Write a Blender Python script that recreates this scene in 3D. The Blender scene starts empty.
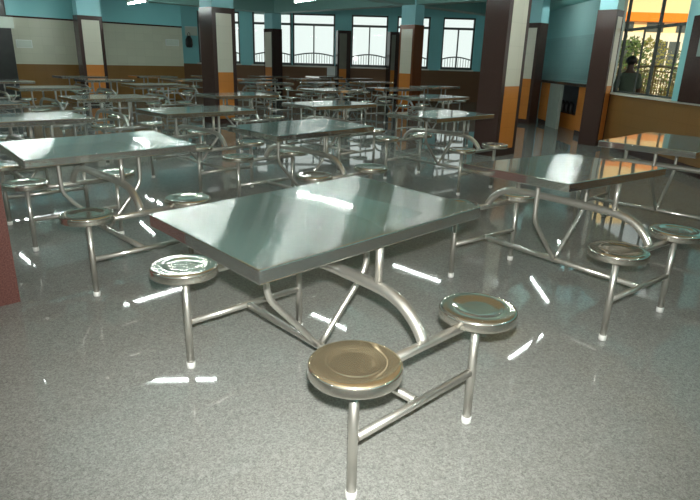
import bpy, bmesh, math, random
from mathutils import Vector, Matrix
random.seed(7)
C = bpy.context.scene.collection
SC = bpy.context.scene
S2 = math.sqrt(0.5)

# ------------------------------------------------------------------ materials
def nmat(name):
    m = bpy.data.materials.new(name); m.use_nodes = True
    nt = m.node_tree
    return m, nt, nt.nodes['Principled BSDF']

def L(nt, a, b): nt.links.new(a, b)

def srgb(r, g, b):
    f = lambda c: (c/255/12.92) if c/255 <= 0.04045 else ((c/255+0.055)/1.055)**2.4
    return (f(r), f(g), f(b), 1)

def flat(name, col, rough=0.5, metal=0.0, noise=0.08, scale=6.0, spec=0.5):
    m, nt, p = nmat(name)
    p.inputs['Roughness'].default_value = rough
    p.inputs['Metallic'].default_value = metal
    p.inputs['Specular IOR Level'].default_value = spec
    tc = nt.nodes.new('ShaderNodeTexCoord')
    n = nt.nodes.new('ShaderNodeTexNoise'); n.inputs['Scale'].default_value = scale; n.inputs['Detail'].default_value = 4
    r = nt.nodes.new('ShaderNodeValToRGB')
    a = [max(0, c*(1-noise)) for c in col[:3]]; b = [min(1, c*(1+noise)) for c in col[:3]]
    r.color_ramp.elements[0].position = 0.3; r.color_ramp.elements[0].color = (*a, 1)
    r.color_ramp.elements[1].position = 0.7; r.color_ramp.elements[1].color = (*b, 1)
    L(nt, tc.outputs['Object'], n.inputs['Vector']); L(nt, n.outputs['Fac'], r.inputs['Fac'])
    L(nt, r.outputs['Color'], p.inputs['Base Color'])
    return m

def steel(name, col, rough, wav=0.0, wscale=2.0, brush=0.0, wide=0.4, wide_r=0.6, aniso=0.0, groove=0.3):
    m, nt, p = nmat(name)
    p.inputs['Metallic'].default_value = 1.0
    p.inputs['Base Color'].default_value = (*col, 1)
    tc = nt.nodes.new('ShaderNodeTexCoord')
    n = nt.nodes.new('ShaderNodeTexNoise'); n.inputs['Scale'].default_value = 7; n.inputs['Detail'].default_value = 5
    mr = nt.nodes.new('ShaderNodeMapRange')
    mr.inputs['To Min'].default_value = rough*0.8; mr.inputs['To Max'].default_value = rough*1.25
    L(nt, tc.outputs['Object'], n.inputs['Vector']); L(nt, n.outputs['Fac'], mr.inputs['Value'])
    L(nt, mr.outputs['Result'], p.inputs['Roughness'])
    if wav:
        w = nt.nodes.new('ShaderNodeTexNoise'); w.inputs['Scale'].default_value = wscale; w.inputs['Detail'].default_value = 1.5
        bp = nt.nodes.new('ShaderNodeBump'); bp.inputs['Strength'].default_value = 1.0; bp.inputs['Distance'].default_value = wav
        L(nt, tc.outputs['Object'], w.inputs['Vector']); L(nt, w.outputs['Fac'], bp.inputs['Height'])
        last = bp
        if brush:
            mp = nt.nodes.new('ShaderNodeMapping'); mp.inputs['Scale'].default_value = (6, 400, 6)
            w2 = nt.nodes.new('ShaderNodeTexNoise'); w2.inputs['Scale'].default_value = 1.0; w2.inputs['Detail'].default_value = 2
            bp2 = nt.nodes.new('ShaderNodeBump'); bp2.inputs['Strength'].default_value = 1.0; bp2.inputs['Distance'].default_value = brush
            L(nt, tc.outputs['Object'], mp.inputs['Vector']); L(nt, mp.outputs['Vector'], w2.inputs['Vector'])
            L(nt, w2.outputs['Fac'], bp2.inputs['Height']); L(nt, bp.outputs['Normal'], bp2.inputs['Normal'])
            last = bp2
        L(nt, last.outputs['Normal'], p.inputs['Normal'])
    # real brushed sheet scatters part of the light widely: second, broad lobe
    p2 = nt.nodes.new('ShaderNodeBsdfPrincipled')
    p2.inputs['Metallic'].default_value = 1.0; p2.inputs['Base Color'].default_value = (*col, 1); p2.inputs['Roughness'].default_value = wide_r
    if aniso:
        # brushed along the short side: reflections stretch along the long side's plane
        tv = nt.nodes.new('ShaderNodeCombineXYZ'); tv.inputs['X'].default_value = 1.0
        vt = nt.nodes.new('ShaderNodeVectorTransform'); vt.vector_type = 'VECTOR'; vt.convert_from = 'OBJECT'; vt.convert_to = 'WORLD'
        L(nt, tv.outputs[0], vt.inputs[0])
        # fine brush grooves: the facets tilt at random along one direction only
        sc_ = nt.nodes.new('ShaderNodeVectorMath'); sc_.operation = 'SCALE'; sc_.inputs['Scale'].default_value = 9000
        wn = nt.nodes.new('ShaderNodeTexWhiteNoise'); wn.noise_dimensions = '3D'
        L(nt, tc.outputs['Object'], sc_.inputs[0]); L(nt, sc_.outputs[0], wn.inputs['Vector'])
        dt = nt.nodes.new('ShaderNodeVectorMath'); dt.operation = 'DOT_PRODUCT'; dt.inputs[1].default_value = (1, 1, 1)
        L(nt, wn.outputs['Color'], dt.inputs[0])
        ma = nt.nodes.new('ShaderNodeMath'); ma.operation = 'MULTIPLY_ADD'; ma.inputs[1].default_value = groove; ma.inputs[2].default_value = -1.5*groove
        L(nt, dt.outputs['Value'], ma.inputs[0])
        st = nt.nodes.new('ShaderNodeVectorMath'); st.operation = 'SCALE'
        L(nt, vt.outputs[0], st.inputs[0]); L(nt, ma.outputs[0], st.inputs['Scale'])
        ad = nt.nodes.new('ShaderNodeVectorMath'); ad.operation = 'ADD'; L(nt, last.outputs['Normal'], ad.inputs[0]); L(nt, st.outputs[0], ad.inputs[1])
        no = nt.nodes.new('ShaderNodeVectorMath'); no.operation = 'NORMALIZE'; L(nt, ad.outputs[0], no.inputs[0])
        p3 = nt.nodes.new('ShaderNodeBsdfPrincipled')
        p3.inputs['Metallic'].default_value = 1.0; p3.inputs['Base Color'].default_value = (*col, 1); p3.inputs['Roughness'].default_value = 0.05
        L(nt, no.outputs[0], p3.inputs['Normal'])
        mx3 = nt.nodes.new('ShaderNodeMixShader'); mx3.inputs[0].default_value = aniso
        L(nt, p.outputs[0], mx3.inputs[1]); L(nt, p3.outputs[0], mx3.inputs[2]); first = mx3.outputs[0]
    else: first = p.outputs[0]
    mx = nt.nodes.new('ShaderNodeMixShader'); mx.inputs[0].default_value = wide
    out = nt.nodes['Material Output']
    L(nt, first, mx.inputs[1]); L(nt, p2.outputs[0], mx.inputs[2]); L(nt, mx.outputs[0], out.inputs['Surface'])
    return m

def granite(name, c1, c2, scale, rough, spec=0.5, c3=None):
    """speckled polished stone"""
    m, nt, p = nmat(name)
    tc = nt.nodes.new('ShaderNodeTexCoord')
    n = nt.nodes.new('ShaderNodeTexNoise'); n.inputs['Scale'].default_value = scale; n.inputs['Detail'].default_value = 3; n.inputs['Roughness'].default_value = 0.75
    r = nt.nodes.new('ShaderNodeValToRGB')
    r.color_ramp.elements[0].position = 0.36; r.color_ramp.elements[0].color = c1
    r.color_ramp.elements[1].position = 0.64; r.color_ramp.elements[1].color = c2
    if c3:
        e = r.color_ramp.elements.new(0.5); e.color = c3
    L(nt, tc.outputs['Object'], n.inputs['Vector']); L(nt, n.outputs['Fac'], r.inputs['Fac'])
    big = nt.nodes.new('ShaderNodeTexNoise'); big.inputs['Scale'].default_value = 1.3; big.inputs['Detail'].default_value = 3
    mr = nt.nodes.new('ShaderNodeMapRange'); mr.inputs['To Min'].default_value = 0.9; mr.inputs['To Max'].default_value = 1.1
    L(nt, tc.outputs['Object'], big.inputs['Vector']); L(nt, big.outputs['Fac'], mr.inputs['Value'])
    mul = nt.nodes.new('ShaderNodeVectorMath'); mul.operation = 'SCALE'
    L(nt, r.outputs['Color'], mul.inputs[0]); L(nt, mr.outputs['Result'], mul.inputs['Scale'])
    L(nt, mul.outputs['Vector'], p.inputs['Base Color'])
    p.inputs['Roughness'].default_value = rough
    p.inputs['Specular IOR Level'].default_value = spec
    return m

OCHRE = srgb(134, 100, 58); TILE = srgb(200, 200, 180); TEAL = srgb(142, 210, 214)

def zoned(name, zones, rough=0.2, grout=True, tile=(0.3, 0.2)):
    """wall finish in horizontal zones: [(z_top, colour), ...] ; glazed tiles with thin joints below the last zone"""
    m, nt, p = nmat(name)
    g = nt.nodes.new('ShaderNodeNewGeometry'); s = nt.nodes.new('ShaderNodeSeparateXYZ')
    L(nt, g.outputs['Position'], s.inputs['Vector'])
    add = nt.nodes.new('ShaderNodeMath'); add.operation = 'ADD'
    L(nt, s.outputs['X'], add.inputs[0]); L(nt, s.outputs['Y'], add.inputs[1])
    sc = nt.nodes.new('ShaderNodeMath'); sc.operation = 'MULTIPLY'; sc.inputs[1].default_value = 0.8
    L(nt, add.outputs[0], sc.inputs[0])
    cmb = nt.nodes.new('ShaderNodeCombineXYZ'); L(nt, sc.outputs[0], cmb.inputs['X']); L(nt, s.outputs['Z'], cmb.inputs['Y'])
    prev = None
    for k, (zt, col) in enumerate(zones):
        last = k == len(zones)-1
        if grout and not (last and len(zones) > 1):
            b = nt.nodes.new('ShaderNodeTexBrick'); b.offset = 0.0
            b.inputs['Color1'].default_value = col
            b.inputs['Color2'].default_value = tuple(c*0.95 for c in col[:3])+(1,)
            b.inputs['Mortar'].default_value = tuple(c*0.85 for c in col[:3])+(1,)
            b.inputs['Scale'].default_value = 1.0; b.inputs['Mortar Size'].default_value = 0.003
            b.inputs['Brick Width'].default_value = tile[0]; b.inputs['Row Height'].default_value = tile[1]
            L(nt, cmb.outputs['Vector'], b.inputs['Vector']); co = b.outputs['Color']
        else:
            n = nt.nodes.new('ShaderNodeTexNoise'); n.inputs['Scale'].default_value = 1.5; n.inputs['Detail'].default_value = 4
            L(nt, g.outputs['Position'], n.inputs['Vector'])
            r = nt.nodes.new('ShaderNodeValToRGB')
            r.color_ramp.elements[0].color = tuple(c*0.92 for c in col[:3])+(1,)
            r.color_ramp.elements[1].color = tuple(min(1, c*1.05) for c in col[:3])+(1,)
            L(nt, n.outputs['Fac'], r.inputs['Fac']); co = r.outputs['Color']
        if prev is None: prev = co
        else:
            gt = nt.nodes.new('ShaderNodeMath'); gt.operation = 'GREATER_THAN'; gt.inputs[1].default_value = zones[k-1][0]
            L(nt, s.outputs['Z'], gt.inputs[0])
            mx = nt.nodes.new('ShaderNodeMix'); mx.data_type = 'RGBA'
            L(nt, gt.outputs[0], mx.inputs[0]); L(nt, prev, mx.inputs[6]); L(nt, co, mx.inputs[7]); prev = mx.outputs[2]
    L(nt, prev, p.inputs['Base Color']); p.inputs['Roughness'].default_value = rough
    return m

def emit(name, col, st):
    m, nt, p = nmat(name)
    p.inputs['Base Color'].default_value = (*col, 1)
    p.inputs['Emission Color'].default_value = (*col, 1); p.inputs['Emission Strength'].default_value = st
    return m

def glass(name, tint=(0.94, 0.97, 0.96)):
    m = bpy.data.materials.new(name); m.use_nodes = True; nt = m.node_tree; nt.nodes.clear()
    o = nt.nodes.new('ShaderNodeOutputMaterial'); t = nt.nodes.new('ShaderNodeBsdfTransparent'); g = nt.nodes.new('ShaderNodeBsdfGlossy')
    t.inputs['Color'].default_value = (*tint, 1); g.inputs['Roughness'].default_value = 0.03
    lw = nt.nodes.new('ShaderNodeLayerWeight'); lw.inputs['Blend'].default_value = 0.5
    pw = nt.nodes.new('ShaderNodeMath'); pw.operation = 'POWER'; pw.inputs[1].default_value = 5.0
    fr = nt.nodes.new('ShaderNodeMath'); fr.operation = 'MULTIPLY_ADD'; fr.inputs[1].default_value = 0.3; fr.inputs[2].default_value = 0.006
    nt.links.new(lw.outputs['Facing'], pw.inputs[0]); nt.links.new(pw.outputs[0], fr.inputs[0])
    mx = nt.nodes.new('ShaderNodeMixShader')
    L(nt, fr.outputs[0], mx.inputs[0]); L(nt, t.outputs[0], mx.inputs[1]); L(nt, g.outputs[0], mx.inputs[2]); L(nt, mx.outputs[0], o.inputs['Surface'])
    return m

M = {}
M['top'] = steel('brushed_steel_sheet', (0.68, 0.68, 0.65), 0.03, wav=0.0025, wscale=1.6, wide=.10, aniso=.6, groove=.3)
M['tube'] = steel('satin_steel_tube', (0.66, 0.64, 0.59), 0.2, wide=.38)
M['seat'] = steel('polished_steel_seat', (0.70, 0.67, 0.60), 0.12, wav=0.001, wscale=6.0, wide=.14)
M['cap'] = flat('white_plastic', (0.6, 0.6, 0.57), 0.45)
def terrazzo():
    m, nt, p = nmat('grey_terrazzo')
    tc = nt.nodes.new('ShaderNodeTexCoord')
    cols = []
    for sc_, lo, hi in ((260, 0.13, 0.36), (110, 0.17, 0.30)):
        v = nt.nodes.new('ShaderNodeTexVoronoi'); v.inputs['Scale'].default_value = sc_
        sp_ = nt.nodes.new('ShaderNodeSeparateColor'); mr = nt.nodes.new('ShaderNodeMapRange')
        mr.inputs['To Min'].default_value = lo; mr.inputs['To Max'].default_value = hi
        L(nt, tc.outputs['Object'], v.inputs['Vector']); L(nt, v.outputs['Color'], sp_.inputs['Color']); L(nt, sp_.outputs[0], mr.inputs['Value'])
        cols.append(mr.outputs['Result'])
    av = nt.nodes.new('ShaderNodeMath'); av.operation = 'ADD'; L(nt, cols[0], av.inputs[0]); L(nt, cols[1], av.inputs[1])
    big = nt.nodes.new('ShaderNodeTexNoise'); big.inputs['Scale'].default_value = 1.1; big.inputs['Detail'].default_value = 4
    mr = nt.nodes.new('ShaderNodeMapRange'); mr.inputs['To Min'].default_value = 0.46; mr.inputs['To Max'].default_value = 0.54
    L(nt, tc.outputs['Object'], big.inputs['Vector']); L(nt, big.outputs['Fac'], mr.inputs['Value'])
    ml = nt.nodes.new('ShaderNodeMath'); ml.operation = 'MULTIPLY'; L(nt, av.outputs[0], ml.inputs[0]); L(nt, mr.outputs['Result'], ml.inputs[1])
    cc = nt.nodes.new('ShaderNodeCombineColor')
    for k, g in enumerate((0.99, 1.0, 0.93)):
        q = nt.nodes.new('ShaderNodeMath'); q.operation = 'MULTIPLY'; q.inputs[1].default_value = g
        L(nt, ml.outputs[0], q.inputs[0]); L(nt, q.outputs[0], cc.inputs[k])
    L(nt, cc.outputs[0], p.inputs['Base Color'])
    p.inputs['Roughness'].default_value = 0.03; p.inputs['Specular IOR Level'].default_value = 0.36
    return m
M['floor'] = terrazzo()
M['dark_granite'] = granite('dark_brown_granite', srgb(44, 34, 31), srgb(80, 61, 56), 120, 0.16, 0.22)
M['red_granite'] = granite('red_granite', srgb(80, 52, 48), srgb(110, 76, 70), 140, 0.07, 0.3)
M['brown_granite'] = granite('brown_granite', srgb(86, 50, 34), srgb(128, 76, 48), 110, 0.16, 0.22)
M['ochre'] = zoned('ochre_tiles', [(99, srgb(200, 126, 58))])
M['panel'] = zoned('cream_tiles', [(99, srgb(212, 208, 190))], tile=(0.5, 0.3))
M['teal'] = flat('teal_paint', TEAL, 0.5, noise=0.05, scale=1.5)
M['teal_light'] = flat('pale_teal_paint', srgb(156, 212, 218), 0.55, noise=0.05, scale=0.8)
M['wall_tile'] = zoned('tiled_wall_finish', [(0.95, OCHRE), (2.03, TILE), (9, TEAL)])
M['wall_back'] = zoned('window_wall_finish', [(1.0, srgb(116, 80, 48)), (9, TEAL)], rough=0.6)
M['wall_right'] = zoned('partition_finish', [(0.84, OCHRE), (9, TEAL)], rough=0.25)
M['wall_wash'] = zoned('wash_area_finish', [(2.08, srgb(160, 180, 178)), (9, srgb(170, 196, 194))], rough=0.2)
M['ceiling'] = flat('pale_teal_ceiling', srgb(134, 176, 170), 0.6, noise=0.05, scale=0.5)
M['frame'] = flat('dark_window_metal', srgb(58, 66, 64), 0.4, noise=0.05)
M['grille'] = flat('bronze_painted_iron', srgb(150, 122, 74), 0.35, noise=0.1)
M['wgrille'] = flat('grey_painted_iron', srgb(70, 80, 78), 0.4, noise=0.1)
M['sill'] = flat('pale_stone_sill', srgb(206, 206, 196), 0.3, noise=0.05)
M['glass'] = glass('window_glass')
M['tube_light'] = emit('fluorescent_tube', (0.90, 1.0, 0.965), 130)
M['white'] = flat('white_enamel', (0.75, 0.78, 0.76), 0.4, noise=0.03)
M['board'] = flat('pale_notice_board', srgb(200, 208, 196), 0.35, noise=0.04)
M['black'] = flat('black_plastic', (0.012, 0.012, 0.012), 0.45, noise=0.2)
M['cabinet'] = flat('black_laminate', (0.022, 0.021, 0.02), 0.3, noise=0.2)
M['cream_wall'] = flat('cream_render', srgb(236, 214, 166), 0.8, noise=0.05, scale=0.6)
M['orange'] = flat('orange_paint', srgb(232, 132, 26), 0.7, noise=0.05)
M['bglass'] = flat('dark_facade_window', srgb(70, 78, 76), 0.15)
M['bwhite'] = flat('white_render', srgb(226, 224, 210), 0.8, noise=0.04)
M['leaf'] = flat('leaf_green', srgb(74, 96, 40), 0.6, noise=0.4, scale=9)
M['leaf2'] = flat('dry_leaf_green', srgb(128, 124, 56), 0.6, noise=0.4, scale=9)
M['bark'] = flat('bark', srgb(84, 66, 46), 0.9, noise=0.3)
M['earth'] = flat('sunlit_paving', srgb(196, 150, 92), 0.9, noise=0.2, scale=1.2)
M['skin'] = flat('skin', srgb(72, 46, 34), 0.5, noise=0.05)
M['shirt'] = flat('grey_green_cotton', srgb(78, 88, 78), 0.9, noise=0.1, scale=20)
M['trouser'] = flat('dark_trousers', srgb(38, 38, 44), 0.9, noise=0.1, scale=20)
M['hair'] = flat('black_hair', srgb(16, 13, 12), 0.6, noise=0.3, scale=40)
M['eye'] = flat('eye_white', (0.7, 0.7, 0.68), 0.2)
M['lamp'] = emit('warm_lamp_globe', (1.0, 0.85, 0.6), 1.6)
M['slate'] = flat('grey_blue_plaster', srgb(82, 96, 104), 0.6)
M['counter'] = granite('dark_counter_stone', srgb(32, 30, 28), srgb(70, 64, 58), 90, 0.15)

# ------------------------------------------------------------------ mesh helpers
class MB:
    """collects shapes for ONE mesh"""
    def __init__(s): s.bm = bmesh.new()
    def box(s, x0, x1, y0, y1, z0, z1, mi=0):
        v = [s.bm.verts.new(p) for p in ((x0,y0,z0),(x1,y0,z0),(x1,y1,z0),(x0,y1,z0),(x0,y0,z1),(x1,y0,z1),(x1,y1,z1),(x0,y1,z1))]
        for f in ((3,2,1,0),(4,5,6,7),(0,1,5,4),(1,2,6,5),(2,3,7,6),(3,0,4,7)):
            s.bm.faces.new([v[i] for i in f]).material_index = mi
        return s
    def tube(s, pts, r, seg=14, caps=True):
        pts = [Vector(p) for p in pts]; rings = []
        t0 = (pts[1]-pts[0]).normalized()
        nrm = t0.orthogonal().normalized()
        for i, p in enumerate(pts):
            if i == 0: t = t0
            elif i == len(pts)-1: t = (pts[i]-pts[i-1]).normalized()
            else: t = ((pts[i]-pts[i-1]).normalized()+(pts[i+1]-pts[i]).normalized()).normalized()
            nrm = (nrm - t*nrm.dot(t)).normalized(); b = t.cross(nrm)
            rr = r[i] if isinstance(r, (list, tuple)) else r
            rings.append([s.bm.verts.new(p+(nrm*math.cos(a)+b*math.sin(a))*rr) for a in (2*math.pi*k/seg for k in range(seg))])
        for a, b in zip(rings, rings[1:]):
            for k in range(seg):
                f = s.bm.faces.new((a[k], a[(k+1) % seg], b[(k+1) % seg], b[k])); f.smooth = True
        if caps:
            s.bm.faces.new(list(reversed(rings[0]))); s.bm.faces.new(rings[-1])
        return s
    def lathe(s, prof, cx=0, cy=0, seg=48):
        rings = []
        for (r, z) in prof:
            if r < 1e-6: rings.append([s.bm.verts.new((cx, cy, z))])
            else: rings.append([s.bm.verts.new((cx+r*math.cos(2*math.pi*k/seg), cy+r*math.sin(2*math.pi*k/seg), z)) for k in range(seg)])
        for a, b in zip(rings, rings[1:]):
            for k in range(seg):
                q = (k+1) % seg
                vs = [a[0], b[q], b[k]] if len(a) == 1 else ([a[k], a[q], b[0]] if len(b) == 1 else [a[k], a[q], b[q], b[k]])
                f = s.bm.faces.new(vs); f.smooth = True
        return s
    def prism(s, poly, z0, z1):
        a = [s.bm.verts.new((x, y, z0)) for x, y in poly]; b = [s.bm.verts.new((x, y, z1)) for x, y in poly]
        n = len(poly); s.bm.faces.new(list(reversed(a))); s.bm.faces.new(b)
        for k in range(n): s.bm.faces.new((a[k], a[(k+1) % n], b[(k+1) % n], b[k]))
        return s
    def bevel(s, w, seg=2):
        bmesh.ops.bevel(s.bm, geom=list(s.bm.edges), offset=w, segments=seg, profile=0.6, affect='EDGES')
        return s
    def build(s, name, mats, parent=None):
        me = bpy.data.meshes.new(name)
        bmesh.ops.recalc_face_normals(s.bm, faces=s.bm.faces[:])
        s.bm.to_mesh(me); s.bm.free()
        for m in (mats if isinstance(mats, list) else [mats]): me.materials.append(m)
        o = bpy.data.objects.new(name, me); C.objects.link(o)
        if parent: o.parent = parent
        return o

def tag(o, label=None, cat=None, group=None, kind=None):
    if label: o['label'] = label
    if cat: o['category'] = cat
    if group: o['group'] = group
    if kind: o['kind'] = kind
    return o
def empty(name, loc=(0,0,0), rz=0.0):
    o = bpy.data.objects.new(name, None); o.location = loc; o.rotation_euler = (0, 0, rz); o.empty_display_size = 0.1
    C.objects.link(o); return o
def struct(o): o['kind'] = 'structure'; return o
def copy_tree(o, parent=None):
    c = o.copy(); C.objects.link(c)
    if parent: c.parent = parent
    for ch in o.children: copy_tree(ch, c)
    return c
def smooth_path(pts, n=6):
    """Catmull-Rom through pts"""
    P = [Vector(p) for p in pts]; P = [P[0]*2-P[1]]+P+[P[-1]*2-P[-2]]; out = []
    for i in range(1, len(P)-2):
        for k in range(n):
            t = k/n; a, b, c, d = P[i-1:i+3]
            out.append(0.5*((2*b)+(c-a)*t+(2*a-5*b+4*c-d)*t*t+(3*b-a-3*c+d)*t**3))
    out.append(P[-2]); return out

# ------------------------------------------------------------------ camera
f_px, pitch, roll, hc = 565.766, 0.32444947, 0.02814787, 1.265038
cam_d = bpy.data.cameras.new('camera'); cam_d.sensor_width = 36; cam_d.lens = 36*f_px/700; cam_d.clip_start = 0.02; cam_d.clip_end = 300
cam = bpy.data.objects.new('camera', cam_d); C.objects.link(cam); SC.camera = cam
cp, sp = math.cos(pitch), math.sin(pitch)
fw = Vector((0, cp, -sp)); up = Vector((0, sp, cp)); rt = Vector((1, 0, 0))
c_, s_ = math.cos(roll), math.sin(roll)
r2 = rt*c_+up*s_; u2 = up*c_-rt*s_
cam.matrix_world = Matrix(((r2.x, u2.x, -fw.x, 0), (r2.y, u2.y, -fw.y, 0), (r2.z, u2.z, -fw.z, hc), (0, 0, 0, 1)))

# ------------------------------------------------------------------ canteen table with four fixed stools
A_, B_, HS, ZT = 0.503, 0.291, 0.470, 0.750
LX, WY, SK = 0.495, 0.327, 0.044
def make_table():
    root = empty('canteen_table')
    top = MB().box(-LX, LX, -WY, WY, ZT-SK, ZT).bevel(0.004, 2)
    bmesh.ops.subdivide_edges(top.bm, edges=[e for e in top.bm.edges if e.calc_length() > 0.3], cuts=1)
    top.build('tabletop', M['top'], root)
    for sy in (-1, 1):
        for sx in (-1, 1):
            x, y = sx*B_, sy*A_
            prof = [(0, HS-.005), (.05, HS-.005), (.070, HS-.0046), (.077, HS-.003), (.084, HS-.001), (.092, HS), (.12, HS), (.126, HS-.0006), (.1295, HS-.0025), (.132, HS-.0055), (.1335, HS-.009), (.134, HS-.011),
                    (.134, HS-.034), (.1335, HS-.0365), (.132, HS-.0385), (.1295, HS-.0395), (.124, HS-.0395), (.122, HS-.038), (.12, HS-.031), (0, HS-.031)]
            sb_ = MB().lathe(prof, x, y, 56)
            for fc in sb_.bm.faces:
                if fc.calc_center_median().z < HS-.007: fc.material_index = 1
            sb_.build('seat', [M['seat'], M['seat']], root)
            leg = MB().tube([(x, y, .02), (x, y, HS-.03)], .0155, 18)
            leg.lathe([(.0155, HS-.045), (.04, HS-.034), (.045, HS-.0305), (0, HS-.0300)], x, y, 20)
            lg = leg.build('leg', M['tube'], root)
            cap = MB().lathe([(0, 0), (.0165, 0), (.0185, .004), (.0185, .026), (.016, .028), (0, .028)], x, y, 20).build('foot_cap', M['cap'], lg)
            cap['label'] = 'white plastic foot cap'
        MB().tube([(-B_+.014, sy*A_, .212), (B_-.014, sy*A_, .212)], .0145, 14).build('foot_rail', M['tube'], root)
        MB().tube([(-B_+.014, sy*A_, .418), (B_-.014, sy*A_, .418)], .0165, 14).build('seat_rail', M['tube'], root)
    MB().tube([(0, -A_+.012, .212), (0, A_-.012, .212)], .0155, 14).build('stretcher', M['tube'], root)
    arch = smooth_path([(0, -.508, .43), (0, -.478, .474), (0, -.435, .512), (0, -.385, .537), (0, -.32, .551), (0, -.2, .556), (0, 0, .558),
                        (0, .2, .556), (0, .32, .551), (0, .385, .537), (0, .435, .512), (0, .478, .474), (0, .508, .43)], 4)
    MB().tube(arch, .021, 16).build('arch_pipe', M['tube'], root)
    for sx in (-1, 1):
        br = smooth_path([(sx*.012, 0, .222), (sx*.12, 0, .345), (sx*.205, 0, .440), (sx*.232, 0, .485), (sx*.240, 0, .54), (sx*.242, 0, ZT-SK+.002)], 4)
        MB().tube(br, .0125, 12).build('brace', M['tube'], root)
    for sy in (-1, 1):
        MB().tube([(0, sy*.30, .558), (0, sy*.30, ZT-SK+.002)], .0135, 12).build('strut', M['tube'], root)
    return root

R = math.radians
GRP = 'steel canteen tables with fixed stools'
# x, y, yaw, label, (tilt along the long side, tilt across, length factor, width factor, yaw offset, dz)
tables = [
 (-.108, 1.961, 43.2, 'large steel table in the centre foreground, nearest to the viewer', (.026, .010, .985, 1.035, -.4, .003)),
 (1.169, 3.072, 37.6, 'steel table on the right, directly right of the foreground one, two stools on bare floor', (-.024, -.008, 1.01, .95, 1.9, 0)),
 (-1.531, 3.411, 45.2, 'steel table on the left, right behind the red granite column', (.016, .016, .95, 1.03, -4.5, 0)),
 (-.413, 4.630, 44.0, 'steel table directly behind the foreground one, in the middle of the picture', (.012, .010, 1.0, 1.0, 0, 0)),
 (2.39, 4.33, 44.0, 'steel table at the right edge by the ochre partition, mirroring the sunlit window', None),
 (.93, 6.15, 44.0, 'steel table just left of the big dark granite column', None),
 (-2.74, 4.70, 44.0, 'steel table at left edge, second one back from the red granite column', None),
 (-1.58, 5.85, 44.0, 'steel table just in front of the dark column with a cream and orange panel', None),
 (-.30, 7.20, 44.0, 'white-gleaming steel table, second one back behind the foreground table', None),
 (1.26, 9.29, 44.0, 'far steel table ending against the left side of the big dark granite column', None),
 (-3.95, 5.77, 44.0, 'steel table cut by the left edge, third one back from the red granite column', None),
 (-3.05, 7.25, 44.0, 'steel table left of the cream and orange column, in front of the thin-framed wall column', None),
 (-1.69, 8.48, 44.0, 'steel table crossing the foot of the cream and orange column', None),
 (-.42, 10.6, 44.0, 'far steel table, third one back behind the foreground table', None),
 (.80, 11.8, 44.0, 'far steel table in front of the brown and cream column, nearer of the two there', None),
 (1.80, 13.2, 44.0, 'far steel table to the right of the brown and cream column foot', None),
 (-4.68, 8.95, 44.0, 'steel table in front of the ochre dado, left of the thin-framed wall column', None),
 (-3.63, 10.7, 44.0, 'far steel table just left of the cream and orange column, behind the nearer one there', None),
 (-1.90, 12.7, 44.0, 'far steel table just right of the cream and orange column, nearest of the row there', None),
 (-.70, 13.7, 44.0, 'far steel table below the double window, nearest of those in front of it', None),
 (.42, 14.9, 44.0, 'far steel table to the left of the brown and cream column foot', None),
 (-6.30, 10.4, 44.0, 'far steel table at left edge in front of the black cupboard', None),
 (-5.10, 12.0, 44.0, 'far steel table crossing the foot of the thin-framed wall column', None),
 (-3.80, 13.3, 44.0, 'far steel table in front of the tiled wall, left of the cream and orange column', None),
 (-2.50, 14.6, 44.0, 'far steel table right of the cream and orange column, second one back there', None),
 (-1.25, 15.9, 44.0, 'far steel table below the double window, middle one in front of it', None),
 (-.05, 17.3, 44.0, 'far steel table by the clad pillar between the two windows', None),
 (-6.25, 13.4, 44.0, 'farthest steel table along the tiled wall, left of the thin-framed wall column', None),
 (-5.05, 14.75, 44.0, 'farthest steel table along the tiled wall, right of the thin-framed wall column', None),
 (-3.85, 16.05, 44.0, 'farthest steel table by the free end of the tiled wall', None),
 (-2.50, 17.1, 44.0, 'farthest steel table in front of the slim clad column', None),
 (-.95, 18.5, 44.0, 'farthest steel table, close under the double window', None),
]
proto = make_table()
for i, (x, y, yaw, lab, adj) in enumerate(tables):
    o = proto if i == 0 else copy_tree(proto)
    o.location = (x, y, 0); o.rotation_euler = (0, 0, R(yaw))
    tag(o, lab, 'table', GRP)
def adjust(o, adj):
    tp = [c for c in o.children if c.name.startswith('tabletop')][0]
    tx, ty, lf, wf, yo, dz = adj
    rot = Matrix.Rotation(R(yo), 4, 'Z') @ Matrix.Rotation(-tx, 4, 'Y') @ Matrix.Rotation(ty, 4, 'X')
    tp.matrix_local = Matrix.Translation((0, 0, ZT+dz)) @ rot @ Matrix.Diagonal((lf, wf, 1, 1)) @ Matrix.Translation((0, 0, -ZT))
roots = [o for o in C.objects if o.name.startswith('canteen_table')]
for (x, y, yaw, lab, adj) in tables:
    if adj:
        for o in roots:
            if o['label'] == lab: adjust(o, adj)

M['gold_seat'] = steel('golden_tinted_steel_seat', (0.78, 0.65, 0.45), 0.09, wav=0.001, wscale=6.0, wide=.24)  # warm reflection painted into the base colour of the seat top
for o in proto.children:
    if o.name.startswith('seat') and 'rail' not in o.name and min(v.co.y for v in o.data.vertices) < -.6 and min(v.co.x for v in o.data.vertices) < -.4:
        o.material_slots[0].link = 'OBJECT'; o.material_slots[0].material = M['gold_seat']; o['label'] = 'steel seat with a golden reflection painted in'

# ------------------------------------------------------------------ room shell
ZC = 2.95
floor = struct(MB().box(-14, 7, -4, 20.3, -.12, 0).build('floor', M['floor']))
struct(MB().box(-14, 7, -4.2, 21, ZC, ZC+.15).build('ceiling', M['ceiling']))
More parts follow.
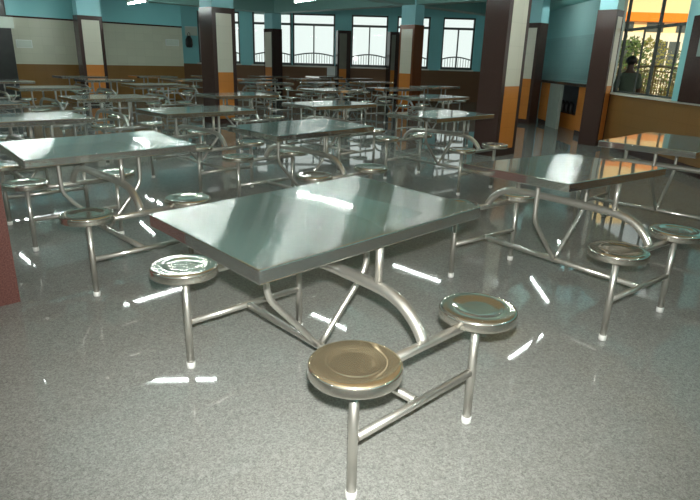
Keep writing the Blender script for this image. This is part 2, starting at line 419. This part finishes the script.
# beams on the column grid, 45 degrees to the view
def beam_poly(axis, val, t0, t1, w=.2):
    # axis 'p': beam running along S at constant p ; axis 's': running along P at constant s
    out = []
    for t, d in ((t0, -w), (t1, -w), (t1, w), (t0, w)):
        p, s = (val+d, t) if axis == 'p' else (t, val+d)
        out.append(((p-s)*S2, (p+s)*S2))
    return out
n = 0
M['tan'] = flat('added_tan_panel', srgb(214, 176, 116), 0.6, noise=0.05, scale=0.8)
struct(MB().prism([((p-q)*S2, (p+q)*S2) for p, q in ((-2.7, -2.5), (2.8, -4.8), (8.4, 2.6), (8.4, 4.3), (-2.7, 4.3))], ZC-.03, ZC+.005).build('trim_20', M['tan']))  # unseen tan panel, added for the near seats to reflect
for ax, val, t0, t1 in (('p', .6, -1.2, 10.9), ('p', 6.25, 1.5, 15.9), ('p', 11.75, 6.5, 16.2), ('s', 4.45, -3.2, 9.8), ('s', 9.75, -6, 15.6), ('s', 15.35, -1.6, 12.2), ('s', -1.4, -3, 3.4)):
    n += 1
    struct(MB().prism(beam_poly(ax, val, t0, t1, .2), 2.58 - (.01 if ax == 's' else 0), ZC+.01).build('trim_%d' % n, M['ceiling']))
# back wall with windows (y = 20)
wins = [(-5.25, -3.86), (-3.43, -2.14), (-2.10, -.70), (-.15, 1.05), (1.35, 2.44), (2.86, 3.92)]
ZS, ZW = 1.04, 2.66
wb = MB().box(-14, 6.9, 20, 20.2, 0, ZS).box(-14, 6.9, 20, 20.2, ZW, ZC)
edges = [-14]+[v for w in wins for v in w]+[6.9]
for a, b in zip(edges[::2], edges[1::2]): wb.box(a, b, 20, 20.2, ZS, ZW)
struct(wb.build('wall_back', M['wall_back']))
for k, (a, b) in enumerate(wins):
    w = empty('window_%d' % (k+1), ((a+b)/2, 20.1, ZS)); struct(w)
    h = (b-a)/2; H = ZW-ZS
    fr = MB()
    for x0, x1, z0, z1 in ((-h, -h+.05, 0, H), (h-.05, h, 0, H), (-h, h, 0, .05), (-h, h, H-.05, H), (-h, h, 1.25, 1.32), (-.02, .02, .05, 1.25)):
        fr.box(x0, x1, -.04, .04, z0, z1)
    fr.build('window_frame', M['frame'], w)
    MB().box(-h+.04, h-.04, -.006, .006, .04, H-.04).build('pane', M['glass'], w)
    MB().box(-h-.04, h+.04, -.18, -.05, -.045, 0).build('window_sill', M['sill'], w)
    g = MB()
    npt = 16
    g.tube([(-h+2*h*q/npt, .16+.0*q, .31+.09*math.sin(math.pi*q/npt)) for q in range(npt+1)], .02, 8)
    g.tube([(-h, .16, .06), (h, .16, .06)], .014, 8)
    nb = int(2*h/.085)
    for q in range(1, nb):
        x = -h+2*h*q/nb
        g.tube([(x, .16, .06), (x, .16, .31+.09*math.sin(math.pi*q/nb))], .008, 6)
    g.build('window_grille', M['wgrille'], w)
# tiled wall, 45 degrees
def wall45(name, x0, y0, x1, y1, th, z0, z1, mat):
    d = Vector((x1-x0, y1-y0)).normalized(); nn = Vector((-d.y, d.x))*th
    return struct(MB().prism([(x0, y0), (x1, y1), (x1+nn.x, y1+nn.y), (x0+nn.x, y0+nn.y)], z0, z1).build(name, mat))
wall45('wall_tiled', -13.2, 9.5, -5.08, 17.62, .2, 0, ZC, M['wall_tile'])
wall45('trim_8', -13.19, 9.49, -5.07, 17.61, .03, 2.01, 2.05, M['dark_granite'])
struct(MB().box(-13.4, -13.2, -4, 9.7, 0, ZC).build('wall_left', M['wall_tile']))
struct(MB().box(-13.4, 7, -4.2, -4, 0, ZC).build('wall_front', M['wall_tile']))
# right wall with the big window
XR = 4.25
wr = MB().box(XR, XR+.25, -4, 10.05, 0, .84).box(XR, XR+.25, -4, 7.76, .84, ZC).box(XR, XR+.25, 7.76, 10.05, 2.6, ZC)
struct(wr.build('wall_right', M['wall_right']))
struct(MB().box(XR-.02, XR, -4, 9.4, 0, .12).build('baseboard_right', M['dark_granite']))
struct(MB().box(XR-.03, XR+.27, 7.0, 10.0, .84, .865).build('trim_9', M['sill']))
w = struct(empty('window_7', (XR+.2, 9.0, .865)))
fr = MB()
for y0, y1, z0, z1, t in ((-1.24, -1.20, 0, 1.735, .02), (1.01, 1.05, 0, 1.735, .02), (-1.24, 1.05, 1.69, 1.735, .02), (-1.24, 1.05, 0, .025, .02), (-1.24, 1.05, .96, 1.0, .02), (-.07, -.035, 0, 1.7, .02), (.37, .39, .0, .96, .012), (-.64, -.62, 0, .96, .012)):
    fr.box(-t, t, y0, y1, z0, z1)
fr.build('window_frame', M['frame'], w)
MB().box(-.004, .004, -1.21, 1.03, .02, 1.71).build('pane', M['glass'], w)
rl = empty('balcony_railing', (5.2, 10.4, -.15)); tag(rl, 'bronze iron railing with arched top rail outside the right window', 'railing')
npt = 20; ya, yb = -1.42, 1.3
topz = lambda t: 1.35+.10*math.sin(math.pi*t)
MB().tube([(0, ya+(yb-ya)*q/npt, topz(q/npt)) for q in range(npt+1)], .02, 8).build('top_rail', M['grille'], rl)
MB().tube([(0, ya+(yb-ya)*q/npt, topz(q/npt)-.08) for q in range(npt+1)], .011, 8).build('under_rail', M['grille'], rl)
MB().tube([(0, ya, .90), (0, yb, .90)], .017, 8).build('bottom_rail', M['grille'], rl)
for yy in (ya, (ya+yb)/2, yb): MB().tube([(0, yy, 0), (0, yy, topz((yy-ya)/(yb-ya)))], .02, 8).build('post', M['grille'], rl)
g = MB()
for q in range(0, 31):
    t = q/30; y = ya+(yb-ya)*t
    g.tube([(0, y, .90), (0, y, topz(t)-.08)], .008, 6)
    if q < 30:  # scrolls between the bars
        yc = y+(yb-ya)/60
        for zc in (1.02, 1.2): g.tube([(0, yc+.034*math.cos(a), zc+.034*math.sin(a)) for a in [2*math.pi*k/10 for k in range(11)]], .005, 6)
g.build('bars', M['grille'], rl)
struct(MB().box(XR-.06, XR, 7.44, 7.76, .865, ZC).build('trim_10', M['teal']))
# recess with the wash counter
struct(MB().box(6.3, 6.5, 14.8, 20.2, 0, ZC).build('wall_wash_area', M['wall_wash']))
wall45('wall_recess_side', XR+.14, 10.2, 6.42, 14.95, .1, 0, ZC, M['wall_wash'])
struct(MB().box(XR, XR+.25, 14.4, 20.1, 0, ZC).build('wall_right_far', M['wall_back']))
struct(MB().box(XR, XR+.3, 9.9, 14.4, 2.62, ZC).build('trim_11', M['ceiling']))

# ------------------------------------------------------------------ columns
YAWC = R(44)
def column(base, wP, wS, label, face, top=2.12, stone='dark_granite', side=.085, name='column'):
    root = empty(name, (base[0], base[1], 0), YAWC)
    tag(root, label, 'column')
    cl = MB().box(0, wP, 0, wS, 0, top).build('stone_cladding', M[stone], root)
    i = .015
    sh = MB().box(i, wP-i, i, wS-i, top, ZC).build('painted_shaft', M['teal_light'], root); sh['label'] = 'teal painted upper shaft'
    for which in face:
        m1, m2 = (0, wP) if which == 'P' else (0, wS)
        m1 += side; m2 -= side
        for nm, z0, z1, mt in (('tile_panel', .97, top-.1, 'panel'), ('dado_panel', .1, .97, 'ochre')):
            b = MB()
            if which == 'P': b.box(m1, m2, -.006, .004, z0, z1)
            else: b.box(-.006, .004, m1, m2, z0, z1)
            pn = b.build(nm, M[mt], root); pn['label'] = 'cream tiled panel' if nm == 'tile_panel' else 'ochre tiled lower panel'
    return root
column((-2.67, 11.23), .50, .46, 'dark granite column with cream over orange panel, standing left of centre', 'P')
column((-6.80, 14.80), .60, .30, 'dark-framed column with cream panel standing against the tiled wall', 'P')
column((-2.62, 18.9), .38, .45, 'slim far column with cream panel and dark right side, before the double window', 'S', side=.05)
column((1.43, 14.86), .36, .48, 'far column with cream panel and brown stone right side, right of centre', 'S', stone='brown_granite', side=.06)
column((2.02, 8.12), .54, .37, 'big dark granite column right of centre with cream over orange panel', 'P', top=2.3)
column((4.06, 9.58), .28, .31, 'dark granite column at the left end of the sunlit window partition', 'P', side=.06)
column((3.93, 13.0), .33, .40, 'far dark-edged column with cream and ochre panel beside the wash counter', 'S', side=.07)
column((-2.14, 2.36), .555, .5, 'red granite column at the left edge, nearest to the viewer', '', stone='red_granite')
# clad wall pillars between the far windows
for (x0, x1, lab) in ((-.62, -.18, 'dark clad pillar against the wall between the double and single window'), (1.07, 1.40, 'dark clad pillar against the wall left of the brown and cream column')):
    rt_ = empty('wall_pillar', ((x0+x1)/2, 19.66, 0), R(14)); tag(rt_, lab, 'pillar')
    h = (x1-x0)/2
    MB().box(-h, h, -.12, .20, 0, 2.15).build('stone_cladding', M['dark_granite'], rt_)
    p_ = MB().box(-h+.06, h-.14, -.128, -.11, .97, 2.06).build('tile_panel', flat('grey_tile', srgb(120, 116, 104), .3), rt_)
    MB().box(-h+.06, h-.14, -.128, -.11, .1, .97).build('dado_panel', M['ochre'], rt_)
# dark granite pilaster right of the window
pt = empty('wall_pillar', (XR-.035, 7.2, .865)); tag(pt, 'dark granite pilaster on the partition right of the sunlit window', 'pillar')
MB().box(-.035, .03, -.45, .4, 0, 1.03).bevel(.005, 1).build('stone_cladding', M['dark_granite'], pt)
MB().box(-.042, -.03, -.25, .17, .55, .86).build('tile_panel', flat('pale_inset', srgb(130, 150, 146), .3), pt)

# ------------------------------------------------------------------ wash counter in the recess
ct = empty('wash_counter', (XR, 11.5, 0)); tag(ct, 'long wash counter with dark top and ochre tiled piers in the recess', 'counter')
MB().prism([(-.06, -.95), (.2, -.95), (.6, .25), (.6, 1.95), (-.06, 1.95)], .90, .955).bevel(.006, 1).build('counter_top', M['counter'], ct)
MB().box(0, .14, -.90, -.34, .1, .90).build('tiled_pier', M['ochre'], ct)
p_ = MB().box(0, .14, 1.3, 1.92, .1, .90).build('tiled_pier', M['ochre'], ct)
p_ = MB().box(-.01, .05, .62, 1.3, 0, .90).build('pale_pier', flat('pale_grey_tile', srgb(150, 160, 150), .3), ct); p_['label'] = 'pale grey pier'
MB().box(.02, .12, -.90, -.34, 0, .1).build('plinth', M['dark_granite'], ct)
MB().box(.02, .12, 1.2, 1.92, 0, .1).build('plinth', M['dark_granite'], ct)
bk = MB().box(.50, .55, 0, 1.9, .30, .90).build('back_panel', M['slate'], ct); bk['label'] = 'grey blue back panel'
lg = MB().box(.28, .55, 0, 1.9, 0, .30).build('ledge', M['ochre'], ct)
for k, yy in enumerate((12.5, 12.76, 13.02)):
    cn = MB().lathe([(0, .30), (.06, .30), (.065, .31), (.065, .47), (.05, .50), (.028, .52), (.028, .545), (0, .545)], XR+.39, yy, 20).build('canister', M['black'])
    tag(cn, ['dark canister under the wash counter, nearest the ochre pier by the granite column', 'dark canister under the wash counter, middle of three', 'dark canister under the wash counter, nearest the pale pier'][k], 'canister', 'dark canisters under the wash counter')
lm = empty('wall_lamp', (4.245, 13.75, 1.93)); tag(lm, 'small warm lamp glowing beside the wash counter column', 'lamp')
MB().box(-.035, .02, -.05, .05, -.09, -.03).build('bracket', M['white'], lm)
MB().lathe([(0, -.045), (.045, -.03), (.06, .0), (.045, .035), (0, .05)], -.03, 0, 20).build('globe', M['lamp'], lm)

# ------------------------------------------------------------------ small fittings on the walls
def board45(px, py, w_, z0, z1, lab, cat, name, mat, th=.03):
    r_ = empty(name, (px, py, 0), R(45)); tag(r_, lab, cat)
    MB().box(-w_/2, w_/2, -th, 0, z0, z1).bevel(.004, 1).build('panel', mat, r_)
    fr_ = MB()
    for a, b, c, d in ((-w_/2-.012, w_/2+.012, z1, z1+.012), (-w_/2-.012, w_/2+.012, z0-.012, z0), (-w_/2-.012, -w_/2, z0, z1), (w_/2, w_/2+.012, z0, z1)):
        fr_.box(a, b, -th-.004, 0, c, d)
    fr_.build('frame', M['white'], r_)
board45(-8.09, 14.61, .33, 1.34, 1.50, 'small pale notice board on the tiled wall beside the black cupboard', 'notice board', 'notice_board', M['board'])
board45(-5.32, 17.38, .38, 1.52, 1.67, 'small pale notice board on the tiled wall near its right end', 'notice board', 'notice_board', M['board'])
sb = empty('sign_board', (-5.45, 19.99, 1.88)); tag(sb, 'white sign board on the teal wall beyond the tiled wall end', 'sign')
MB().box(-.2, .2, -.03, 0, 0, .26).bevel(.004, 1).build('panel', M['board'], sb)
MB().box(-.2, .2, -.04, 0, .26, .28).build('frame', M['white'], sb)
bg = empty('hanging_bag', (-5.52, 19.9, 1.5)); tag(bg, 'dark bag hanging below the white sign board', 'bag')
MB().lathe([(0, .0), (.09, .01), (.12, .1), (.11, .25), (.06, .36), (0, .38)], 0, 0, 20).build('bag_body', M['black'], bg)
MB().tube(smooth_path([(-.05, .0, .34), (-.035, .02, .43), (0, .03, .47), (.035, .02, .43), (.05, 0, .34)], 4), .008, 8).build('strap', M['black'], bg)
eb = empty('electrical_box', (-.80, 19.995, .74)); tag(eb, 'white electrical box on the dado under the double window', 'electrical box')
MB().box(-.14, .14, -.12, 0, 0, .26).bevel(.01, 2).build('box_body', M['white'], eb)
MB().box(-.12, .12, -.128, -.118, .02, .24).build('box_door', M['white'], eb)
# black cupboard at the far left
cb = empty('cupboard', (-7.92, 13.86, 0), R(45)); tag(cb, 'tall black cupboard at the far left against the tiled wall', 'cupboard')
MB().box(-1.1, 0, 0, .55, 0, 1.74).bevel(.006, 1).build('carcass', M['cabinet'], cb)
for x0 in (-1.09, -.54):
    d = MB().box(x0, x0+.53, -.02, 0, .08, 1.70).bevel(.004, 1).build('door', M['cabinet'], cb)
    hx = x0+.48 if x0 < -.6 else x0+.05
    MB().tube([(hx, -.035, 1.2), (hx, -.035, 1.38)], .01, 8).build('handle', M['tube'], d)
cbx = empty('carton', (-8.10, 13.86, 1.741), R(45)); tag(cbx, 'pale carton on the black cupboard at the far left', 'carton')
MB().box(-.32, .24, .02, .42, 0, .25).bevel(.006, 1).build('carton_body', M['board'], cbx)
MB().box(-.32, .24, .19, .25, .25, .253).build('carton_tape', flat('brown_tape', srgb(150, 124, 84), .4), cbx)
sk = empty('loudspeaker', (-8.13, 13.83, 1.996), R(45)); tag(sk, 'black loudspeaker box standing on the pale carton at the far left', 'speaker')
MB().box(-.22, .16, .05, .40, .0, .40).bevel(.012, 2).build('speaker_cabinet', M['black'], sk)
MB().box(-.2, .14, .035, .05, .02, .38).bevel(.004, 1).build('speaker_grille', M['cabinet'], sk)

# ------------------------------------------------------------------ fluorescent lights (hung at 2.42 m)
ZL = 2.42
tubes = [(-3.18, 6.21, 45), (-3.09, 8.40, 47), (1.23, 9.74, -45), (2.42, 6.95, 47), (-.42, 7.75, -43), (-2.12, 5.9, 5), (-6.06, 9.92, -45), (-4.52, 12.07, -55),
         (-7.2, 12.7, 45), (-5.25, 14.65, -49), (-1.06, 12.9, -60), (3.3, 9.1, 88), (3.4, 1.0, 45), (3.2, -2.6, 45), (-3.6, 2.2, -45), (5.0, 17.0, 90), (5.1, 12.7, 90), (-9.5, 7.5, 45), (-9, 2.5, 45), (-4.5, -2, 45), (-12, -1, 45)]
def make_light():
    r_ = empty('tube_light')
    MB().box(-.6, .6, -.03, .03, .03, .075).bevel(.004, 1).build('batten', M['white'], r_)
    MB().tube([(-.56, 0, 0), (.56, 0, 0)], .0105, 12).build('lamp_tube', M['tube_light'], r_)
    e = MB()
    for sx in (-1, 1): e.box(sx*.575-.018, sx*.575+.018, -.02, .02, -.02, .04)
    e.build('lamp_holder', M['white'], r_)
    e = MB()
    for sx in (-1, 1): e.tube([(sx*.4, 0, .07), (sx*.4, 0, ZC-ZL)], .006, 6)
    e.build('hanger', M['white'], r_)
    return r_
tl = make_light()
for i, (x, y, a) in enumerate(tubes):
    o = tl if i == 0 else copy_tree(tl)
    o.location = (x, y, ZL if i not in (15, 16) else 2.82); o.rotation_euler = (0, 0, R(a))  # the higher-hung pair is unseen, added to brighten the wash recess
    lab = {9: 'fluorescent tube hanging before the tiled wall, right of the thin-framed column', 10: 'fluorescent tube hanging at the top edge, right of the cream and orange column'}.get(i, 'fluorescent tube hanging from the teal ceiling above the tables, mirrored in the floor, or added to light the wash recess')
    tag(o, lab, 'ceiling light', 'hanging fluorescent tubes')

# ------------------------------------------------------------------ outside the right window
struct(MB().box(XR+.25, 60, -10, 70, -.35, -.15).build('ground_outside', M['earth']))
bd = empty('building', (15, 30.5, 0)); tag(bd, 'sunlit cream building with orange band seen through the right window', 'building')
MB().box(-6, 9, 0, 6, -.15, 7).build('facade', M['cream_wall'], bd)
b_ = MB().box(-6, 9, -.25, 0.02, 3.45, 3.86).build('orange_band', M['orange'], bd); b_['label'] = 'orange band'
b_ = MB().box(-6, 9, -.06, 0.02, -.15, 2.95).build('lower_wall', M['bwhite'], bd); b_['label'] = 'white lower wall'
for k in range(9):
    x = -5.0+1.5*k
    wdw = MB().box(x, x+.85, -.03, .03, 2.98, 3.42).build('window', M['bglass'], bd)
for k in range(6):
    x = -4.5+2.3*k
    wdw = MB().box(x, x+1.2, -.10, .0, 1.3, 2.55).build('window', M['bglass'], bd)
    MB().box(x+.57, x+.63, -.13, -.09, 1.3, 2.55).build('mullion', M['bwhite'], wdw)
def bush(x, y, h, w_, mat, lab, n_=900):
    r_ = empty('bush', (x, y, -.15)); tag(r_, lab, 'bush', 'bushes outside the right window')
    b = bmesh.new()
    for _ in range(n_):
        a = random.uniform(0, 2*math.pi); rr = math.sqrt(random.random()); zz = random.uniform(.08, 1)
        prof = math.sin(math.pi*min(1, zz*.8+.18))**.6
        p = Vector((math.cos(a)*rr*w_*prof, math.sin(a)*rr*w_*prof, zz*h))
        d = Vector((random.gauss(0, 1), random.gauss(0, 1), random.gauss(.4, .7))).normalized(); q = d.orthogonal().normalized()
        l, wd = random.uniform(.10, .2), random.uniform(.035, .07)
        vs = [b.verts.new(v) for v in (p, p+d*l*.5+q*wd, p+d*l, p+d*l*.5-q*wd)]
        b.faces.new(vs)
    me = bpy.data.meshes.new('foliage'); b.to_mesh(me); b.free(); me.materials.append(mat)
    o = bpy.data.objects.new('foliage', me); C.objects.link(o); o.parent = r_
    st = MB()
    for k in range(5):
        a = 2*math.pi*k/5; st.tube([(0, 0, 0), (.1*math.cos(a), .1*math.sin(a), h*.3), (.45*w_*math.cos(a), .45*w_*math.sin(a), h*.75)], [.03, .022, .01], 6)
    st.build('stem', M['bark'], r_)
bush(9.0, 19.8, 2.3, .95, M['leaf'], 'dark green bush outside, behind the person at the window')
bush(11.6, 23.8, 2.5, 1.2, M['leaf2'], 'olive bush outside at the middle mullion of the right window')
bush(11.2, 19.8, 2.15, 1.0, M['leaf'], 'green bush outside, right of the middle mullion')
bush(9.9, 17.3, 1.6, .8, M['leaf2'], 'low olive bush outside at the right jamb of the window')

# ------------------------------------------------------------------ person outside the window
def skin_body(name, pts, edges_, radii, mat, parent=None, root=0, sub=2):
    me = bpy.data.meshes.new(name); me.from_pydata(pts, edges_, []); me.materials.append(mat)
    o = bpy.data.objects.new(name, me); C.objects.link(o)
    if parent: o.parent = parent
    md = o.modifiers.new('skin', 'SKIN'); md.use_smooth_shade = True
    for i, r_ in enumerate(radii):
        v = me.skin_vertices[0].data[i]; v.radius = r_ if isinstance(r_, tuple) else (r_, r_); v.use_root = i == root
    sb_ = o.modifiers.new('sub', 'SUBSURF'); sb_.levels = sub; sb_.render_levels = sub
    return o
pr = empty('person', (4.86, 10.54, -.15), R(160)); tag(pr, 'person in a grey green shirt standing outside the right window by the railing', 'person')
J = [(0,0,.84),(0,0,.98),(0,.0,1.14),(0,.01,1.28),(0,.01,1.36),(0,-.005,1.43),(0,-.015,1.50),(0,-.01,1.56),
     (.14,.0,1.27),(.19,.02,1.04),(.17,-.12,.86),(.16,-.20,.83),(-.14,.0,1.27),(-.19,.02,1.04),(-.17,-.12,.86),(-.16,-.20,.83),
     (.08,0,.78),(.085,-.01,.44),(.085,.02,.09),(.09,-.12,.035),(-.08,0,.78),(-.085,-.01,.44),(-.085,.02,.09),(-.09,-.12,.035),(0,-.11,1.475)]
E_ = [(0,1),(1,2),(2,3),(3,4),(4,5),(5,6),(6,7),(3,8),(8,9),(9,10),(10,11),(3,12),(12,13),(13,14),(14,15),(0,16),(16,17),(17,18),(18,19),(0,20),(20,21),(21,22),(22,23),(6,24)]
Rr = [(.13,.09),(.115,.08),(.13,.09),(.12,.08),.05,.062,.078,.07,.06,.043,.034,.03,.06,.043,.034,.03,.08,.055,.04,.035,.08,.055,.04,.035,.018]
skin_body('body', J, E_, Rr, M['skin'], pr)
Ts = [J[i] for i in (0,1,2,3)]+[J[8],J[9],J[12],J[13],(0,.01,1.325)]
sh = skin_body('shirt', Ts, [(0,1),(1,2),(2,3),(3,4),(4,5),(3,6),(6,7),(3,8)], [(.145,.105),(.135,.1),(.15,.11),(.135,.1),.078,.058,.078,.058,.06], M['shirt'], pr); sh['label'] = 'grey green shirt'
Tr = [J[i] for i in (0,16,17,18,20,21,22)]
tr_ = skin_body('trousers', Tr, [(0,1),(1,2),(2,3),(0,4),(4,5),(5,6)], [(.14,.105),.095,.07,.058,.095,.07,.058], M['trouser'], pr); tr_['label'] = 'dark trousers'
hb = bmesh.new(); bmesh.ops.create_uvsphere(hb, u_segments=24, v_segments=14, radius=1)
for v in hb.verts: v.co = Vector((v.co.x*.088, .012+v.co.y*.1, 1.535+v.co.z*.082)) if v.co.y > -.45 or v.co.z > .45 else Vector((v.co.x*.06, .0+v.co.y*.05, 1.53+v.co.z*.07))
for fc in hb.faces: fc.smooth = True
me = bpy.data.meshes.new('hair'); hb.to_mesh(me); hb.free(); me.materials.append(M['hair']); ho = bpy.data.objects.new('hair', me); C.objects.link(ho); ho.parent = pr
for sx in (-1, 1):
    ey = MB().lathe([(0, -.011), (.008, -.008), (.011, 0), (.008, .008), (0, .011)], sx*.03, -.083, 12).build('eye', M['eye'], pr)
    ey.location.z = 1.505
    MB().box(sx*.087-.008, sx*.087+.008, -.01, .03, 1.465, 1.525).bevel(.007, 2).build('ear', M['skin'], pr)
    fn = MB()
    for k in range(4):
        fx = sx*(.16)+(k-1.5)*.017
        fn.tube([(fx, -.205, .832), (fx, -.245-.008*(k in (1, 2)), .826), (fx, -.268-.01*(k in (1, 2)), .812)], [.009, .008, .006], 8)
    fn.tube([(sx*.125, -.19, .832), (sx*.10, -.215, .826), (sx*.095, -.235, .822)], [.010, .009, .007], 8)
    fn.build('fingers', M['skin'], pr)

# ------------------------------------------------------------------ lights
wd = bpy.data.worlds.new('world'); SC.world = wd; wd.use_nodes = True
bgn = wd.node_tree.nodes['Background']; bgn.inputs['Color'].default_value = (.94, 1.0, .97, 1); bgn.inputs['Strength'].default_value = 1.05
sd = bpy.data.lights.new('sun', 'SUN'); sd.energy = 4.0; sd.color = (1.0, .80, .52); sd.angle = .01
so = bpy.data.objects.new('sun', sd); C.objects.link(so); so.rotation_euler = Vector((.25, .85, -.45)).to_track_quat('-Z', 'Y').to_euler()
fd = bpy.data.lights.new('camera_flash', 'SPOT'); fd.energy = 580; fd.color = (.985, 1.0, .95); fd.shadow_soft_size = .018; fd.spot_size = R(112); fd.spot_blend = .9
fo = bpy.data.objects.new('camera_flash', fd); C.objects.link(fo)
fo.location = Vector((0, 0, hc)) + u2*.085 + r2*.01
fo.rotation_euler = (fw*math.cos(R(8))+u2*math.sin(R(8))).to_track_quat('-Z', 'Y').to_euler()

vs = SC.view_settings
vs.view_transform = 'Standard'; vs.look = 'None'; vs.gamma = 1; vs.use_curve_mapping = False; vs.exposure = 0.0
SC.cycles.max_bounces = 8; SC.cycles.glossy_bounces = 6; SC.cycles.transparent_max_bounces = 16
SC.cycles.sample_clamp_indirect = 6
